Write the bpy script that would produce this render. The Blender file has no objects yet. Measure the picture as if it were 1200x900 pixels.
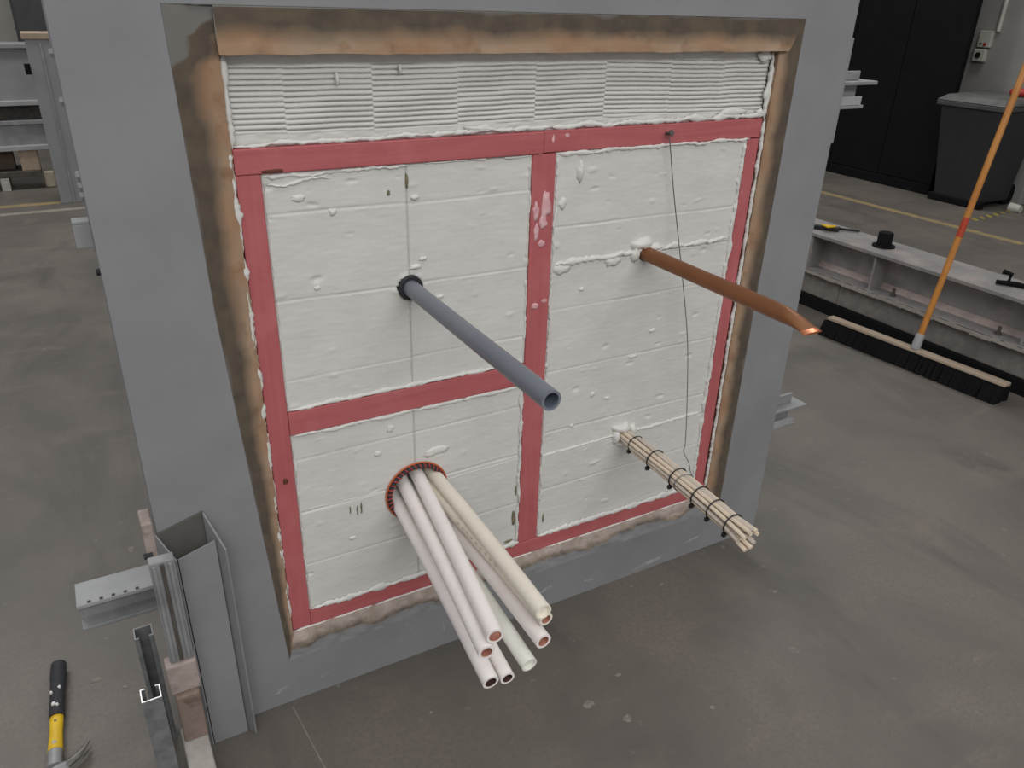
import bpy, bmesh, math, random
from mathutils import Vector, Matrix, noise
random.seed(7)
scn = bpy.context.scene
C = scn.collection

# ------------------------------------------------------------------ camera
cam_d = bpy.data.cameras.new('camera'); cam = bpy.data.objects.new('camera', cam_d); C.objects.link(cam)
right = Vector((0.8750741, -0.48316051, 0.02830625))
down = Vector((-0.19297889, -0.40195251, -0.89509403))
fwd = Vector((0.44385186, 0.77781109, -0.44497801))
M = Matrix((right, -down, -fwd)).transposed().to_4x4()
M.translation = Vector((-0.247131, -1.386654, 1.492782))
cam.matrix_world = M
cam_d.sensor_width = 36.0; cam_d.lens = 918.16 / 1200 * 36.0
cam_d.clip_start = 0.05; cam_d.clip_end = 100
scn.camera = cam

# ------------------------------------------------------------------ world, lights, exposure
w = bpy.data.worlds.new('hall_light'); scn.world = w; w.use_nodes = True
bg = w.node_tree.nodes['Background']; bg.inputs[0].default_value = (0.96, 0.97, 1.0, 1); bg.inputs[1].default_value = 0.40

def area(name, loc, target, sx, sy, power, col=(1, 0.985, 0.96)):
    d = bpy.data.lights.new(name, 'AREA'); d.shape = 'RECTANGLE'; d.size = sx; d.size_y = sy; d.energy = power; d.color = col
    o = bpy.data.objects.new(name, d); C.objects.link(o); o.location = loc
    o.rotation_euler = (Vector(target) - Vector(loc)).to_track_quat('-Z', 'Y').to_euler()
    return o
# rows of fluorescent lamps under the hall roof, all facing straight down
area('ceiling_lamp_row_front', (0.2, -4.5, 4.0), (0.2, -4.5, 0), 6.0, 1.6, 240)
area('ceiling_lamp_row_near', (-0.4, -1.4, 4.6), (-0.4, -1.4, 0), 5.0, 1.0, 34)
area('ceiling_lamp_row_rear', (-1.2, 4.6, 5.0), (-1.2, 4.6, 0), 4.0, 0.8, 130)
area('ceiling_lamp_row_side', (5.4, 3.0, 4.6), (5.4, 3.0, 0), 0.8, 4.0, 85)
scn.view_settings.view_transform = 'Standard'; scn.view_settings.look = 'None'
scn.view_settings.gamma = 1.0; scn.view_settings.use_curve_mapping = False
scn.view_settings.exposure = 0.0

# ------------------------------------------------------------------ helpers
def lin(r, g, b):
    f = lambda c: ((c / 255 + 0.055) / 1.055) ** 2.4 if c > 10 else c / 255 / 12.92
    return (f(r), f(g), f(b), 1)

MATS = {}
def mat(name, c1, c2=None, rough=0.6, metal=0.0, scale=20.0, stretch=(1, 1, 1), detail=6, lo=0.35, hi=0.65,
        bump=0.0, bscale=None, spec=0.5, c3=None, s3=3.0, lo3=0.55, hi3=0.7):
    """Principled material: c1/c2 mixed by noise, optional second stain colour c3, fine bump."""
    if name in MATS: return MATS[name]
    m = bpy.data.materials.new(name); m.use_nodes = True; MATS[name] = m
    nt = m.node_tree; N = nt.nodes; L = nt.links; p = N['Principled BSDF']
    p.inputs['Roughness'].default_value = rough; p.inputs['Metallic'].default_value = metal
    p.inputs['Specular IOR Level'].default_value = spec
    g = N.new('ShaderNodeNewGeometry'); mp = N.new('ShaderNodeMapping'); mp.inputs['Scale'].default_value = stretch
    L.new(g.outputs['Position'], mp.inputs['Vector'])
    if c2 is None: p.inputs['Base Color'].default_value = c1; out = None
    else:
        n = N.new('ShaderNodeTexNoise'); n.inputs['Scale'].default_value = scale; n.inputs['Detail'].default_value = detail
        n.inputs['Roughness'].default_value = 0.6
        L.new(mp.outputs[0], n.inputs['Vector'])
        r = N.new('ShaderNodeMapRange'); r.inputs[1].default_value = lo; r.inputs[2].default_value = hi
        L.new(n.outputs['Fac'], r.inputs[0])
        mx = N.new('ShaderNodeMix'); mx.data_type = 'RGBA'; mx.inputs[6].default_value = c1; mx.inputs[7].default_value = c2
        L.new(r.outputs[0], mx.inputs[0]); out = mx.outputs[2]
        if c3 is not None:
            n3 = N.new('ShaderNodeTexNoise'); n3.inputs['Scale'].default_value = s3; n3.inputs['Detail'].default_value = 8
            n3.inputs['Roughness'].default_value = 0.65
            L.new(g.outputs['Position'], n3.inputs['Vector'])
            r3 = N.new('ShaderNodeMapRange'); r3.inputs[1].default_value = lo3; r3.inputs[2].default_value = hi3
            L.new(n3.outputs['Fac'], r3.inputs[0])
            m3 = N.new('ShaderNodeMix'); m3.data_type = 'RGBA'; m3.inputs[7].default_value = c3
            L.new(out, m3.inputs[6]); L.new(r3.outputs[0], m3.inputs[0]); out = m3.outputs[2]
        L.new(out, p.inputs['Base Color'])
    if bump:
        b = N.new('ShaderNodeBump'); b.inputs['Strength'].default_value = bump; b.inputs['Distance'].default_value = 0.004
        nb = N.new('ShaderNodeTexNoise'); nb.inputs['Scale'].default_value = bscale or scale * 3; nb.inputs['Detail'].default_value = 5
        L.new(mp.outputs[0], nb.inputs['Vector']); L.new(nb.outputs['Fac'], b.inputs['Height']); L.new(b.outputs[0], p.inputs['Normal'])
    return m

class MB:
    def __init__(s): s.v = []; s.f = []; s.mi = []; s.cur = 0
    def add(s, vs, fs):
        b = len(s.v); s.v += [tuple(v) for v in vs]; s.f += [tuple(b + i for i in f) for f in fs]; s.mi += [s.cur] * len(fs)
        return s
    def box(s, x0, x1, y0, y1, z0, z1):
        vs = [(x, y, z) for z in (z0, z1) for y in (y0, y1) for x in (x0, x1)]
        return s.add(vs, [(0, 2, 3, 1), (4, 5, 7, 6), (0, 1, 5, 4), (2, 6, 7, 3), (0, 4, 6, 2), (1, 3, 7, 5)])
    def hexa(s, b, t):   # bottom and top quads, each counter-clockwise from above
        return s.add(list(b) + list(t), [(3, 2, 1, 0), (4, 5, 6, 7), (0, 1, 5, 4), (1, 2, 6, 5), (2, 3, 7, 6), (3, 0, 4, 7)])
    def prism(s, poly, axis, a0, a1):
        """polygon (u,v) extruded along axis 'x','y' or 'z' from a0 to a1"""
        n = len(poly)
        def pt(u, v, a): return {'x': (a, u, v), 'y': (u, a, v), 'z': (u, v, a)}[axis]
        vs = [pt(u, v, a0) for u, v in poly] + [pt(u, v, a1) for u, v in poly]
        return s.add(vs, [tuple(range(n))[::-1], tuple(range(n, 2 * n))] + [(i, (i + 1) % n, n + (i + 1) % n, n + i) for i in range(n)])
    def tube(s, path, rad, n=12, cap=(True, True), squash=None, ref=Vector((0, 0, 1))):
        path = [Vector(p) for p in path]; k = len(path)
        if not hasattr(rad, '__len__'): rad = [rad] * k
        vs = []
        for i, p in enumerate(path):
            t = (path[min(i + 1, k - 1)] - path[max(i - 1, 0)]).normalized()
            a = t.cross(ref)
            if a.length < 1e-4: a = t.cross(Vector((1, 0, 0)))
            a.normalize(); b = a.cross(t).normalized()
            sa, sb = (1, 1) if squash is None else squash[i]
            for j in range(n):
                q = 2 * math.pi * j / n
                vs.append(p + a * (rad[i] * sa * math.cos(q)) + b * (rad[i] * sb * math.sin(q)))
        fs = [(i * n + j, i * n + (j + 1) % n, (i + 1) * n + (j + 1) % n, (i + 1) * n + j) for i in range(k - 1) for j in range(n)]
        if cap[0]: fs.append(tuple(range(n))[::-1])
        if cap[1]: fs.append(tuple(range((k - 1) * n, k * n)))
        return s.add(vs, fs)
    def ring(s, c, ax, R, r, n=32, m=8):
        c = Vector(c); ax = Vector(ax).normalized(); u = ax.orthogonal().normalized(); v = ax.cross(u); vs = []
        for i in range(n):
            q = 2 * math.pi * i / n; d = u * math.cos(q) + v * math.sin(q)
            for j in range(m):
                e = 2 * math.pi * j / m; vs.append(c + d * (R + r * math.cos(e)) + ax * (r * math.sin(e)))
        return s.add(vs, [(i * m + j, ((i + 1) % n) * m + j, ((i + 1) % n) * m + (j + 1) % m, i * m + (j + 1) % m) for i in range(n) for j in range(m)])
    def grid(s, nu, nv, fn, flip=False):
        vs = [fn(i / nu, j / nv) for j in range(nv + 1) for i in range(nu + 1)]
        q = lambda i, j: j * (nu + 1) + i
        fs = [(q(i, j), q(i + 1, j), q(i + 1, j + 1), q(i, j + 1)) for j in range(nv) for i in range(nu)]
        if flip: fs = [f[::-1] for f in fs]
        return s.add(vs, fs)
    def build(s, name, mats, parent=None, smooth=False, bevel=0.0, label=None):
        me = bpy.data.meshes.new(name)
        off = parent_world(parent)
        me.from_pydata([tuple(Vector(v) - off) for v in s.v], [], s.f)
        if not isinstance(mats, (list, tuple)): mats = [mats]
        for m in mats: me.materials.append(m)
        me.polygons.foreach_set('material_index', s.mi)
        me.update()
        bm = bmesh.new(); bm.from_mesh(me); bmesh.ops.recalc_face_normals(bm, faces=bm.faces); bm.to_mesh(me); bm.free()
        if smooth:
            me.polygons.foreach_set('use_smooth', [True] * len(me.polygons))
            if smooth != 'all':
                try: me.set_sharp_from_angle(angle=math.radians(45))
                except Exception: pass
        o = bpy.data.objects.new(name, me); C.objects.link(o)
        if parent is not None: o.parent = parent
        if bevel:
            b = o.modifiers.new('bevel', 'BEVEL'); b.width = bevel; b.segments = 2; b.limit_method = 'ANGLE'
        if label: o['label'] = label
        return o

def parent_world(p):
    off = Vector((0, 0, 0))
    while p is not None: off += p.location; p = p.parent
    return off
def thing(name, loc, label, cat, group=None):
    o = bpy.data.objects.new(name, None); C.objects.link(o); o.location = loc; o.empty_display_size = 0.05
    return tag(o, label, cat, group)
def tag(o, label, cat, group=None):
    o['label'] = label; o['category'] = cat
    if group: o['group'] = group
    return o
def struct(o, label=None, cat=None):
    o['kind'] = 'structure'
    if label: o['label'] = label
    if cat: o['category'] = cat
    return o
def nz(x, y, z=0.0, s=1.0): return noise.noise(Vector((x * s, y * s, z * s)))
def fbm(x, y, z=0.0, s=1.0, o=4): return noise.fractal(Vector((x * s, y * s, z * s)), 1.0, 2.0, o)

# ------------------------------------------------------------------ materials
grey_paint = mat('grey_frame_paint', lin(131, 132, 135), lin(138, 139, 141), rough=0.55, scale=6, bump=0.05, bscale=160, c3=lin(122, 122, 124), s3=1.6, lo3=0.5, hi3=0.8)
bare_steel = mat('bare_grey_steel', lin(126, 127, 128), lin(150, 151, 152), rough=0.45, metal=0.2, scale=12, bump=0.08)
pale_steel = mat('pale_grey_steel', lin(146, 148, 150), lin(158, 159, 160), rough=0.5, metal=0.0, scale=12, bump=0.08)
dark_steel = mat('dark_rusted_steel', lin(64, 60, 56), lin(84, 78, 72), rough=0.75, scale=25, bump=0.2)
galv = mat('galvanised_steel', lin(112, 114, 116), lin(140, 142, 144), rough=0.4, metal=0.35, scale=35)
white_coat = mat('white_sealant_coating', lin(212, 211, 207), lin(206, 205, 200), rough=0.6, scale=9, bump=0.10, bscale=90, c3=lin(199, 197, 187), s3=7, lo3=0.6, hi3=0.8)
white_mastic = mat('white_mastic', lin(218, 217, 213), lin(211, 210, 205), rough=0.5, scale=40, bump=0.25, bscale=120)
def wood_red(axis):
    st = (0.06, 1, 1) if axis == 'x' else (1, 1, 0.06)
    return mat('red_stained_timber_' + axis, lin(184, 100, 102), lin(170, 86, 90), rough=0.6, scale=70, stretch=st, lo=0.3, hi=0.7, bump=0.15, bscale=120, c3=lin(188, 108, 110), s3=9, lo3=0.5, hi3=0.75)
red_x, red_z = wood_red('x'), wood_red('z')
pvc = mat('grey_plastic', lin(112, 117, 127), lin(118, 123, 132), rough=0.35, scale=15)
black_rub = mat('black_rubber', lin(34, 34, 40), lin(46, 46, 52), rough=0.7, scale=60)
black_pl = mat('black_plastic', lin(26, 26, 29), lin(36, 36, 40), rough=0.5, scale=30)
copper = mat('aged_copper', lin(148, 100, 66), lin(128, 82, 52), rough=0.42, metal=0.55, scale=14, stretch=(1, 0.3, 1), c3=lin(176, 112, 74), s3=10, lo3=0.55, hi3=0.75)
copper_hi = mat('bright_copper', lin(226, 150, 112), lin(200, 118, 78), rough=0.25, metal=0.85, scale=60)
tube_white = mat('pinkish_white_plastic', lin(244, 238, 236), lin(238, 231, 228), rough=0.42, scale=12)
tube_cream = mat('cream_white_plastic', lin(238, 232, 218), lin(230, 223, 208), rough=0.45, scale=12)
tube_green = mat('greenish_white_plastic', lin(234, 235, 226), lin(228, 229, 219), rough=0.45, scale=12)
tube_in = mat('pink_tube_core', lin(196, 142, 122), lin(168, 112, 96), rough=0.6, scale=60)
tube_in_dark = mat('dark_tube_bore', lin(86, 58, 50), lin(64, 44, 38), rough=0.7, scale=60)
cable_cream = mat('cream_cable_sheath', lin(226, 210, 188), lin(214, 198, 178), rough=0.5, scale=30, stretch=(1, .2, 1))
cable_pale = mat('pale_grey_cable_sheath', lin(206, 196, 184), lin(190, 180, 168), rough=0.5, scale=30, stretch=(1, .2, 1))
wire_m = mat('grey_wire', lin(120, 122, 128), lin(98, 100, 106), rough=0.4, metal=0.4, scale=80)
red_wrap = mat('red_wrapping', lin(186, 64, 52), lin(168, 52, 44), rough=0.6, scale=80)
pinkplate = mat('pink_primed_plate', lin(172, 158, 152), lin(150, 136, 130), rough=0.7, scale=30, bump=0.2, c3=lin(120, 104, 96), s3=18)
rust_block = mat('rust_stained_block', lin(142, 124, 114), lin(120, 104, 94), rough=0.8, scale=25, bump=0.3, c3=lin(96, 76, 64), s3=22)
conc = mat('grey_concrete', lin(112, 108, 104), lin(132, 127, 122), rough=0.85, scale=20, bump=0.4, c3=lin(92, 88, 86), s3=5)
conc_light = mat('pale_concrete', lin(160, 156, 150), lin(178, 174, 168), rough=0.85, scale=25, bump=0.3)
old_steel = mat('dusty_grey_steel', lin(142, 138, 136), lin(122, 119, 118), rough=0.6, scale=9, bump=0.1, c3=lin(160, 148, 142), s3=4)
black_m = mat('matt_black', lin(11, 11, 13), lin(16, 16, 19), rough=0.85, scale=5, spec=0.2)
wallm = mat('grey_wall_paint', lin(152, 150, 145), lin(142, 140, 136), rough=0.8, scale=4, bump=0.1)
wall_l = mat('pale_wall_paint', lin(170, 168, 160), lin(160, 158, 150), rough=0.8, scale=4)
orange_wood = mat('orange_varnished_wood', lin(198, 134, 62), lin(180, 114, 46), rough=0.4, scale=30, stretch=(1, 1, .15))
pale_wood = mat('pale_wood', lin(166, 150, 132), lin(150, 133, 114), rough=0.7, scale=30, stretch=(1, .15, 1))
yellow = mat('yellow_plastic', lin(224, 186, 26), lin(210, 170, 20), rough=0.45, scale=30)
red_pl = mat('red_plastic', lin(176, 50, 44), lin(160, 40, 36), rough=0.5, scale=30)
white_pl = mat('off_white_plastic', lin(196, 196, 186), lin(184, 184, 174), rough=0.5, scale=30)
yellow_line = mat('worn_yellow_floor_paint', lin(150, 130, 84), lin(116, 108, 94), rough=0.7, scale=18, lo=0.4, hi=0.7)
pale_line = mat('worn_pale_floor_paint', lin(142, 136, 126), lin(124, 118, 108), rough=0.7, scale=18)
bright_edge = mat('cut_metal_edge', lin(222, 222, 222), lin(206, 206, 206), rough=0.3, metal=0.3, scale=50)

def floor_material():
    m = bpy.data.materials.new('power_floated_concrete'); m.use_nodes = True
    nt = m.node_tree; N = nt.nodes; L = nt.links; p = N['Principled BSDF']
    g = N.new('ShaderNodeNewGeometry')
    def noi(scale, det, st=(1, 1, 1), dist=0.0, rot=0.0):
        mp = N.new('ShaderNodeMapping'); mp.inputs['Scale'].default_value = st; mp.inputs['Rotation'].default_value = (0, 0, rot)
        L.new(g.outputs['Position'], mp.inputs['Vector'])
        n = N.new('ShaderNodeTexNoise'); n.inputs['Scale'].default_value = scale; n.inputs['Detail'].default_value = det
        n.inputs['Roughness'].default_value = 0.62; n.inputs['Distortion'].default_value = dist
        L.new(mp.outputs[0], n.inputs['Vector']); return n.outputs['Fac']
    def rng(x, a, b):
        r = N.new('ShaderNodeMapRange'); r.inputs[1].default_value = a; r.inputs[2].default_value = b; L.new(x, r.inputs[0]); return r.outputs[0]
    def mix(f, a, b):
        x = N.new('ShaderNodeMix'); x.data_type = 'RGBA'; L.new(f, x.inputs[0])
        for i, c in ((6, a), (7, b)):
            if isinstance(c, tuple): x.inputs[i].default_value = c
            else: L.new(c, x.inputs[i])
        return x.outputs[2]
    c = mix(rng(noi(1.6, 8, dist=0.4), 0.38, 0.62), lin(89, 84, 79), lin(110, 103, 95))
    c = mix(rng(noi(2.2, 6, st=(1.0, 0.35, 1), dist=0.8, rot=0.6), 0.53, 0.72), c, lin(72, 68, 67))
    c = mix(rng(noi(5.5, 8, st=(0.5, 1, 1), rot=-0.5, dist=0.5), 0.56, 0.78), c, lin(120, 111, 100))
    c = mix(rng(noi(17, 3), 0.68, 0.76), c, lin(136, 131, 124))
    c = mix(rng(noi(140, 2), 0.3, 0.7), c, mix(rng(noi(90, 2), 0.4, 0.6), c, lin(94, 90, 85)))
    L.new(c, p.inputs['Base Color'])
    L.new(rng(noi(3, 5), 0.2, 0.9), p.inputs['Roughness'])
    rr = N.new('ShaderNodeMapRange'); rr.inputs[3].default_value = 0.42; rr.inputs[4].default_value = 0.62
    L.new(noi(3, 5), rr.inputs[0]); L.new(rr.outputs[0], p.inputs['Roughness'])
    b = N.new('ShaderNodeBump'); b.inputs['Strength'].default_value = 0.08; b.inputs['Distance'].default_value = 0.003
    L.new(noi(60, 4), b.inputs['Height']); L.new(b.outputs[0], p.inputs['Normal'])
    return m

def lining_material():
    """scorched brown lining: orange-brown fibre with darker brown and grey overspray creeping in from the outer edge (vertex attribute 'edge')"""
    m = bpy.data.materials.new('scorched_brown_lining'); m.use_nodes = True
    nt = m.node_tree; N = nt.nodes; L = nt.links; p = N['Principled BSDF']; p.inputs['Roughness'].default_value = 0.85
    p.inputs['Specular IOR Level'].default_value = 0.2
    g = N.new('ShaderNodeNewGeometry'); at = N.new('ShaderNodeAttribute'); at.attribute_name = 'edge'
    n1 = N.new('ShaderNodeTexNoise'); n1.inputs['Scale'].default_value = 9; n1.inputs['Detail'].default_value = 7; L.new(g.outputs['Position'], n1.inputs['Vector'])
    n2 = N.new('ShaderNodeTexNoise'); n2.inputs['Scale'].default_value = 30; n2.inputs['Detail'].default_value = 5; L.new(g.outputs['Position'], n2.inputs['Vector'])
    def mth(op, a, b):
        x = N.new('ShaderNodeMath'); x.operation = op
        for i, c in ((0, a), (1, b)):
            if isinstance(c, (int, float)): x.inputs[i].default_value = c
            else: L.new(c, x.inputs[i])
        return x.outputs[0]
    def rng(x, a, b):
        r = N.new('ShaderNodeMapRange'); r.inputs[1].default_value = a; r.inputs[2].default_value = b; L.new(x, r.inputs[0]); return r.outputs[0]
    def mix(f, a, b):
        x = N.new('ShaderNodeMix'); x.data_type = 'RGBA'; L.new(f, x.inputs[0])
        for i, c in ((6, a), (7, b)):
            if isinstance(c, tuple): x.inputs[i].default_value = c
            else: L.new(c, x.inputs[i])
        return x.outputs[2]
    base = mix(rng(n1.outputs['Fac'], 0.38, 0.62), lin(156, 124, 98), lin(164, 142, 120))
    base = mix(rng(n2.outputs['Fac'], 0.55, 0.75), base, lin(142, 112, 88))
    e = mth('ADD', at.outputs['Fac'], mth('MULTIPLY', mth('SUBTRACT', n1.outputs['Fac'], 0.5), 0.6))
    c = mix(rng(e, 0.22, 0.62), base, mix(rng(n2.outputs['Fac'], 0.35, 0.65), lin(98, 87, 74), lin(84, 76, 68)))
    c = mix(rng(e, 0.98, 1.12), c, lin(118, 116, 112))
    L.new(c, p.inputs['Base Color'])
    b = N.new('ShaderNodeBump'); b.inputs['Strength'].default_value = 0.3; b.inputs['Distance'].default_value = 0.004
    L.new(n2.outputs['Fac'], b.inputs['Height']); L.new(b.outputs[0], p.inputs['Normal'])
    return m
def mortar_material():
    """rough mortar: pale pinkish near the panel, dirty cracks further out, grey frame paint brushed over the outer edge"""
    m = bpy.data.materials.new('rough_pale_mortar'); m.use_nodes = True
    nt = m.node_tree; N = nt.nodes; L = nt.links; p = N['Principled BSDF']; p.inputs['Roughness'].default_value = 0.85
    g = N.new('ShaderNodeNewGeometry'); at = N.new('ShaderNodeAttribute'); at.attribute_name = 'edge'
    def noi(sc, det, st=(1, 1, 1)):
        mp = N.new('ShaderNodeMapping'); mp.inputs['Scale'].default_value = st; L.new(g.outputs['Position'], mp.inputs['Vector'])
        n = N.new('ShaderNodeTexNoise'); n.inputs['Scale'].default_value = sc; n.inputs['Detail'].default_value = det; n.inputs['Roughness'].default_value = 0.65
        L.new(mp.outputs[0], n.inputs['Vector']); return n.outputs['Fac']
    def mth(op, a, b):
        x = N.new('ShaderNodeMath'); x.operation = op
        for i, c in ((0, a), (1, b)):
            if isinstance(c, (int, float)): x.inputs[i].default_value = c
            else: L.new(c, x.inputs[i])
        return x.outputs[0]
    def rng(x, a, b):
        r = N.new('ShaderNodeMapRange'); r.inputs[1].default_value = a; r.inputs[2].default_value = b; L.new(x, r.inputs[0]); return r.outputs[0]
    def mix(f, a, b):
        x = N.new('ShaderNodeMix'); x.data_type = 'RGBA'; L.new(f, x.inputs[0])
        for i, c in ((6, a), (7, b)):
            if isinstance(c, tuple): x.inputs[i].default_value = c
            else: L.new(c, x.inputs[i])
        return x.outputs[2]
    e = mth('ADD', at.outputs['Fac'], mth('MULTIPLY', mth('SUBTRACT', noi(7, 6), 0.5), 1.3))
    c = mix(rng(noi(30, 5), 0.35, 0.65), lin(188, 174, 166), lin(160, 146, 134))
    c = mix(rng(e, 0.25, 0.55), c, mix(rng(noi(45, 6, (0.5, 1, 1.5)), 0.4, 0.6), lin(92, 84, 74), lin(138, 124, 106)))
    c = mix(rng(e, 0.55, 0.68), c, lin(131, 132, 134))
    L.new(c, p.inputs['Base Color'])
    b = N.new('ShaderNodeBump'); b.inputs['Strength'].default_value = 0.4; b.inputs['Distance'].default_value = 0.004
    L.new(noi(60, 5), b.inputs['Height']); L.new(b.outputs[0], p.inputs['Normal'])
    return m
mortar = mortar_material()

# ------------------------------------------------------------------ hall
FLOOR = MB().box(-9, 12, -9, 12, -0.2, 0).build('floor', floor_material()); struct(FLOOR, 'mottled grey-brown power-floated concrete floor', 'floor')
o = MB().box(6.9, 7.1, -2.0, 9.0, 0, 5.0).build('wall_right', wallm); struct(o, 'dim grey painted wall behind the wheeled bin', 'wall')
o = MB().box(-5.0, 7.1, 9.0, 9.2, 0, 5.0).build('wall_back', wall_l); struct(o, 'pale wall far behind the steel frame', 'wall')
d = bpy.data.objects.new('door_1', None); C.objects.link(d); d.location = (6.45, 4.6, 0); struct(d, 'large matt black sliding door beside the bin', 'door')
for i in range(6):
    y0 = 2.92 + i * 0.56
    MB().box(6.40, 6.46, y0, y0 + 0.554, 0.09, 3.4).build('door_panel', black_m, d, bevel=0.004)
MB().box(6.395, 6.47, 2.92, 6.28, 0.0, 0.085).build('bottom_rail', black_m, d, bevel=0.006)
MB().box(6.395, 6.47, 2.92, 6.28, 3.405, 3.5).build('top_rail', black_m, d)
# pilaster / trunking on the right wall
o = MB().box(6.82, 6.9, 2.35, 2.50, 0, 5.0).build('trim_1', wallm, bevel=0.005); struct(o, 'grey pilaster strip on the wall', 'trim')

# worn line across the floor near the frame corner: a saw-cut joint
q = [(-0.032, -0.03), (0.012, -0.50), (0.017, -0.50), (-0.028, -0.03)]
o = MB().hexa([(x, y, 0.0) for x, y in q], [(x, y, 0.0008) for x, y in q]).build('trim_2', mat('pale_joint_filler', lin(132, 126, 118), lin(112, 106, 99), rough=0.8, scale=40))
struct(o, 'pale filled saw-cut joint line in the concrete floor', 'floor joint')

splash = mat('dry_plaster_splash', lin(138, 133, 126), lin(116, 110, 103), rough=0.85, scale=50, lo=0.4, hi=0.6)
for k, (cx, cy, rx, ry) in enumerate(((0.586, -0.34, 0.016, 0.010), (0.642, -0.416, 0.010, 0.010), (0.839, -0.483, 0.006, 0.005), (1.006, -0.085, 0.007, 0.004), (0.925, -0.052, 0.004, 0.004), (0.247, -0.191, 0.004, 0.004), (-0.363, 0.21, 0.006, 0.005), (-0.423, 0.264, 0.012, 0.008), (-0.30, 0.75, 0.010, 0.014), (0.70, -0.30, 0.008, 0.005))):
    n = 14; vs = []
    for h in (0.0, 0.0009):
        for i in range(n):
            q = 2 * math.pi * i / n; f = 1 + 0.5 * nz(math.cos(q) + k * 3, math.sin(q), k, 1.8)
            vs.append((cx + rx * f * math.cos(q), cy + ry * f * math.sin(q), h))
    MB().add(vs, [tuple(range(n))[::-1], tuple(range(n, 2 * n))] + [(i, (i + 1) % n, n + (i + 1) % n, n + i) for i in range(n)]).build('plaster_splash', splash, FLOOR)

# ------------------------------------------------------------------ steel test frame
FY = -0.012
X0, X1, ZT = -0.232, 1.43, 1.63
HOLE = [(-0.020, 0.127), (1.262, 0.137), (1.265, 1.462), (-0.080, 1.466), (-0.068, 0.97)]     # BL BR TR TL and a kink on the left
frame = thing('test_frame', (0.6, 0.1, 0), 'big grey painted steel frame with brown scorched lining holding the red and white panel', 'steel frame')
b = MB(); outer = [(X0, 0), (X1, 0), (X1, ZT), (X0, ZT), (X0, 0.97)]; K = 5
vs = [(x, FY, z) for x, z in outer + HOLE] + [(x, 0.19, z) for x, z in outer + HOLE]
fs = []
for i in range(K):
    j = (i + 1) % K
    fs += [(i, j, K + j, K + i), (2 * K + i, 3 * K + i, 3 * K + j, 2 * K + j), (i, 2 * K + i, 2 * K + j, j), (K + i, K + j, 3 * K + j, 3 * K + i)]
b.add(vs, fs).build('steel_body', grey_paint, frame, bevel=0.0012)
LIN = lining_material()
OPEN = [(-0.005, 0.193), (1.206, 0.193), (1.206, 1.397), (-0.005, 1.397)]
def lining(name, a_out, b_out, a_in, b_in, seed, amp=0.0035, yin=-0.006, n=90, k=12, m=None, lab=None, kink=0.0, spray=9.0):
    """strip between an outer edge (at the frame face) and an inner edge (at the panel), bulging a little, 0.1 m deep"""
    mb = MB(); ed = []
    def fn(u, v):
        xo = a_out[0] + (b_out[0] - a_out[0]) * u + (kink * (1 - abs(u - 0.63) / (0.37 if u > 0.63 else 0.63))); zo = a_out[1] + (b_out[1] - a_out[1]) * u
        xi = a_in[0] + (b_in[0] - a_in[0]) * u; zi = a_in[1] + (b_in[1] - a_in[1]) * u
        x = xo + (xi - xo) * v; z = zo + (zi - zo) * v
        y = (FY - 0.0003) * (1 - v) + yin * v + amp * fbm(x + seed, z, seed, 22) * min(1, 6 * v * (1.05 - v))
        wob = 0.004 * fbm(x * 1.3 + seed, z * 1.3, 3.1, 14) * (1 if 0 < v < 1 else 0.5 * v)
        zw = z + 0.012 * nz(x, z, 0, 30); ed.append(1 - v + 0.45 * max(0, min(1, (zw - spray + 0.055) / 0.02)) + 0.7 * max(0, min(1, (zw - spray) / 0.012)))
        return (x + wob, y, z + wob)
    mb.grid(n, k, fn)
    nb = (n + 1)
    # returns at the inner edge and both ends go back into the frame
    base = len(mb.v); inner = [mb.v[k * nb + i] for i in range(nb)]
    mb.v += [(x, 0.10, z) for x, y, z in inner]; ed += [0.0] * nb
    for i in range(n): mb.f.append((k * nb + i, k * nb + i + 1, base + i + 1, base + i)); mb.mi.append(0)
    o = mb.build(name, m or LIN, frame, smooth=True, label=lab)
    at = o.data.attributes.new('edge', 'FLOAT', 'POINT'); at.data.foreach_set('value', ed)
    return o
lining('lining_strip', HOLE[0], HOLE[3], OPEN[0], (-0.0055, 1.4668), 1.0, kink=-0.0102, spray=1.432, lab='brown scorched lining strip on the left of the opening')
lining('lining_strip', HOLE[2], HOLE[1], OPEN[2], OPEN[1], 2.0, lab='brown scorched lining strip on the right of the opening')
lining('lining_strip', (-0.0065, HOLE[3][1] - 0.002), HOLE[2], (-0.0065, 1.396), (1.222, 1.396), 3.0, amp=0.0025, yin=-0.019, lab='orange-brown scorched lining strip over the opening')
lining('mortar_ledge', HOLE[1], HOLE[0], OPEN[1], OPEN[0], 4.0, amp=0.006, yin=-0.004, n=150, k=16, m=mortar, lab='rough brown mortar ledge under the panel')
scuff = mat('pale_scuff', lin(158, 159, 160), lin(136, 137, 139), rough=0.6, scale=70, lo=0.4, hi=0.6)
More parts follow.
